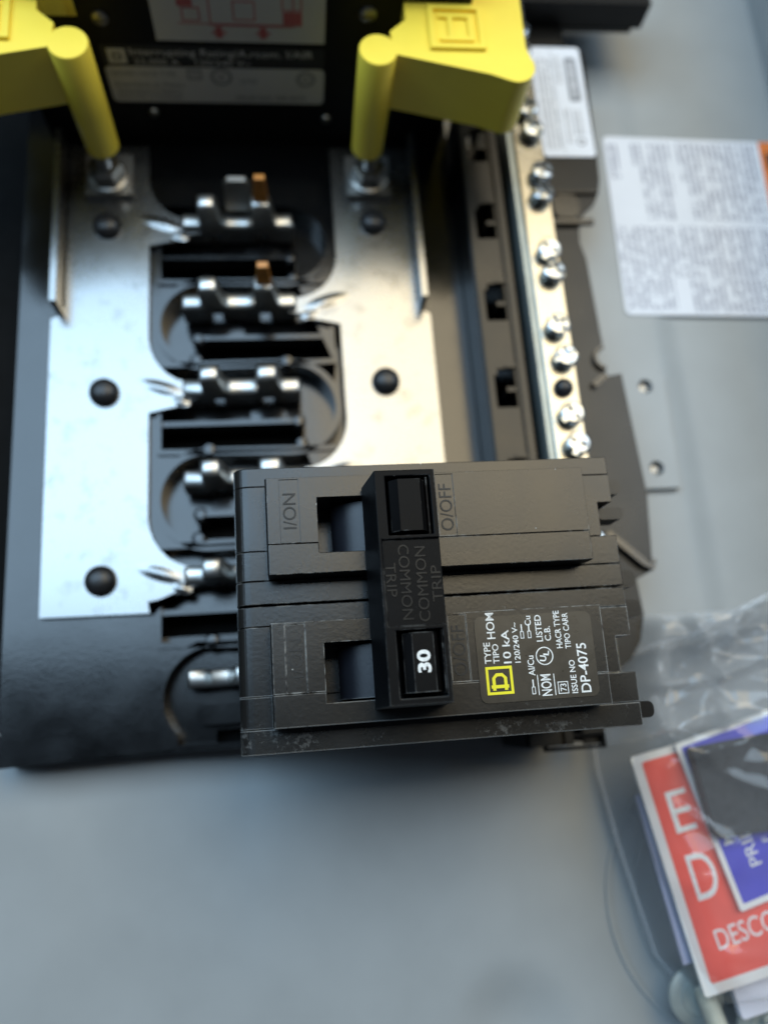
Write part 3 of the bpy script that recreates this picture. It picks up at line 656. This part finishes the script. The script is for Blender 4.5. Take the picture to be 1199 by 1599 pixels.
# ================================================================== BAG OF STICKERS AND SCREWS
RS = Matrix.Translation((127.5, -153.7, 0)) @ Matrix.Rotation(math.radians(10.0), 4, 'Z')
def bagpart(fn, tilt=None):
    g = G(); fn(g); g.xform(RS if tilt is None else RS @ tilt); return g
red = thing('red_sticker_sheet', 'red sticker sheet with a thick white border lying in the plastic bag', 'sticker sheet', (140, -180, 5))
part('white_border', bagpart(lambda g: g.prism(rrect(0, 40, -54.0, 0.3, .8), 5.0, 5.8)), 'white_sheet', red)
part('red_panel', bagpart(lambda g: g.prism(rrect(2.3, 40, -51.7, -1.5, .8), 5.8, 5.88)), 'red_sheet', red)
def rtx(g):
    text_into(g, 'E', 8.2, -14.4, 5.9, 5.4, 9.6, 0, .05); text_into(g, 'D', 8.7, -29.4, 5.9, 6.4, 10.2, 0, .05); text_into(g, 'DESCO', 14.5, -43.2, 5.9, 15.8, 4.4, 2, .05)
part('printed_lettering', bagpart(rtx), 'white_print', red, 0)
blue = thing('blue_sticker_sheet', 'blue sticker sheet with a white border lying over the red one', 'sticker sheet', (150, -165, 7))
BT = Matrix.Translation((11.2, 0.6, 7.0)) @ Matrix.Rotation(math.radians(4.0), 4, 'Z')
part('white_border', bagpart(lambda g: g.prism(rrect(0, 32, -39.6, 0, .6), 0, .5), BT), 'white_sheet', blue)
part('blue_panel', bagpart(lambda g: g.prism(rrect(1.3, 32, -38.2, -1.2, .4), .5, .58), BT), 'blue_sheet', blue)
def btx(g):
    text_into(g, 'MAIN', 3.6, -20.4, .6, 9.5, 2.6, 90, .05, None, .05); text_into(g, 'PRINCIPAL', 8.0, -20.6, .6, 22, 3.1, 90, .05, None, .05); text_into(g, 'F', 12.6, -27.0, .6, 1.2, 1.8, 90, .05)
part('printed_lettering', bagpart(btx, BT), 'white_print', blue, 0)
g = G(); g.prism([(140.6, -152.1), (140.4, -153.3), (141.4, -161.5), (142.8, -171.6), (144, -172.6), (176, -170.4), (176, -149.5), (160, -150.2)], 8.9, 12.4); g.bevel(.5)
single('foam_pad', g, 'foam', (155, -160, 8.9), 'dark grey foam pad resting on the blue sticker sheet', 'foam pad')
g = bagpart(lambda g: g.prism([(-1.2, -9), (30, -2), (30, -48), (-4.2, -47)], 2.6, 3.4), Matrix.Rotation(math.radians(3), 4, 'Z'))
single('lilac_paper', g, 'lilac_paper', (135, -180, 2.6), 'pale lilac paper showing along the left of the red sticker sheet', 'paper')
g = bagpart(lambda g: (g.prism(rrect(9.2, 40, -63, -51, .8), -1.6, -.6), g.prism(rrect(9.2, 40, -63, -51, .8), -.55, .5)))
single('folded_paper', g, 'paper', (147, -210, -1.6), 'folded white paper sticking out below the red sticker sheet', 'paper')
def wscrew(label, cx, cy, dx):
    t = thing('washer_head_screw', label, 'screw', (cx, cy, ZB), 'loose screws in the bag')
    g = G(); g.lathe([(6.6, -5.0), (6.8, -4.6), (6.6, -4.0), (5.2, -3.5), (4.2, -3.4), (3.9, -3.0), (0, -2.9)], cx, cy, 40); part('washer_head', g, 'zinc_dull', t)
    g = G(); prof = [(2.0, -3.0)]
    for i in range(12): prof += [(1.75, -2.6 + i * .8), (2.35, -2.2 + i * .8)]
    prof += [(1.2, 7.4), (0, 7.8)]; g.lathe(prof, 0, 0, 20)
    g.xform(Matrix.Translation((cx + dx, cy, 0)) @ Matrix.Rotation(math.radians(52), 4, 'X')); part('threaded_shank', g, 'shank', t)
wscrew('grey washer head screw beside the corner of the red sticker sheet', 139.2, -209.6, .8)
wscrew('second washer head screw at the lower right corner under the folded paper', 155.0, -217.5, .5)
bag = thing('plastic_bag', 'clear crumpled plastic bag holding red and blue sticker sheets', 'plastic bag', (145, -165, ZB))
def bag_layer(top, seed=1.0):
    lb = [(-206, 134), (-202, 130), (-196, 125.6), (-172, 120.4), (-155, 117.9), (-149, 118.0), (-140, 121.8), (-135, 124.8), (-129, 130), (-126.6, 138), (-124.9, 148), (-120.5, 158), (-116, 170)]
    def left(y):
        for (y0, x0), (y1, x1) in zip(lb, lb[1:]):
            if y0 <= y <= y1: return x0 + (x1 - x0) * (y - y0) / (y1 - y0)
        return lb[-1][1]
    g = G(); NX, NY = 120, 170; rows = []
    for j in range(NY + 1):
        y = -212 + 99 * j / NY; yy = -141.2 + (y + 141.2) / 1.09; x0 = 48 + (left(max(-206, min(-116, yy))) - 48) * 1.09; r = []
        for i in range(NX + 1):
            u = i / NX; x = x0 + (185 - x0) * u ** 1.15
            e = min((x - x0) / 9.0, (y + 212) / 8.0, 1.0); e = max(0, min(e, (-113 - y) / 16.0 + (x - x0) / 60.0)); e = math.sin(min(1, e) * math.pi / 2)
            if top:
                up = min(1, max(0, (y + 156) / 14)); amp = .25 + up + .35 * min(1, max(0, (140 - x) / 12))
                n1 = noise.fractal(Vector((x * .05, y * .05, 3.1)), .9, 2.1, 3); z = -9 + e * (23.5 + 1.6 * amp * n1)
                for ang_, fr_, sd in ((.5, .045, 2.0), (2.0, .04, 7.0), (1.2, .075, 13.0)):
                    q = x * math.cos(ang_) + y * math.sin(ang_); q2 = -x * math.sin(ang_) + y * math.cos(ang_)
                    n2 = abs(noise.noise(Vector((q * fr_, q2 * fr_ * .35, sd)))); z += e * amp * 2.6 * max(0, 1 - n2 * 6) * seed
                z -= up * 4
            else: z = -10.5 - .8 * e
            r.append(g.bm.verts.new((x, y, z)))
        rows.append(r)
    for a, b in zip(rows, rows[1:]):
        for i in range(NX): g.bm.faces.new((a[i], a[i + 1], b[i + 1], b[i]))
    return g
part('upper_film', bag_layer(True), 'film', bag, 0)
part('lower_film', bag_layer(False), 'film', bag, 0)
g = G(); g.ribbon([(48 + (x - 48) * 1.09, -141.2 + (y + 141.2) * 1.09) for y, x in [(-206, 134), (-202, 130), (-196, 125.6), (-172, 120.4), (-155, 117.9), (-149, 118.0), (-140, 121.8), (-135, 124.8), (-129, 130), (-126.6, 138), (-124.9, 148), (-120.5, 158), (-116, 170)]], .45, -9.4, -8.6)
part('sealed_edge', g, 'film_milky', bag, 0)
def crumple():      # the empty end of the bag, folded over itself
    g = G(); rows = []
    for j in range(71):
        y = -151 + 34 * j / 70; r = []
        for i in range(81):
            x = 127 + (y + 151) * .25 + 58 * i / 80
            z = 8 + 3 * noise.fractal(Vector((x * .06, y * .07, 21)), .8, 2, 3)
            for a_, f_, sd in ((.3, .05, 31), (1.7, .06, 37), (2.5, .045, 41)):
                q = x * math.cos(a_) + y * math.sin(a_); q2 = -x * math.sin(a_) + y * math.cos(a_)
                z += 4.2 * max(0, 1 - abs(noise.noise(Vector((q * f_, q2 * f_ * .3, sd)))) * 6)
            e = min(1, i / 8, j / 8, (70 - j) / 8); r.append(g.bm.verts.new((x, y, -9 + (z + 9) * math.sin(e * math.pi / 2))))
        rows.append(r)
    for a, b in zip(rows, rows[1:]):
        for i in range(80): g.bm.faces.new((a[i], a[i + 1], b[i + 1], b[i]))
    return g
part('folded_film', crumple(), 'film_milky', bag, 0)
for o in bpy.data.objects:
    if o.name.startswith(('upper_film', 'lower_film', 'folded_film')):
        for p in o.data.polygons: p.use_smooth = True
    if 'base_mm' in o: del o['base_mm']
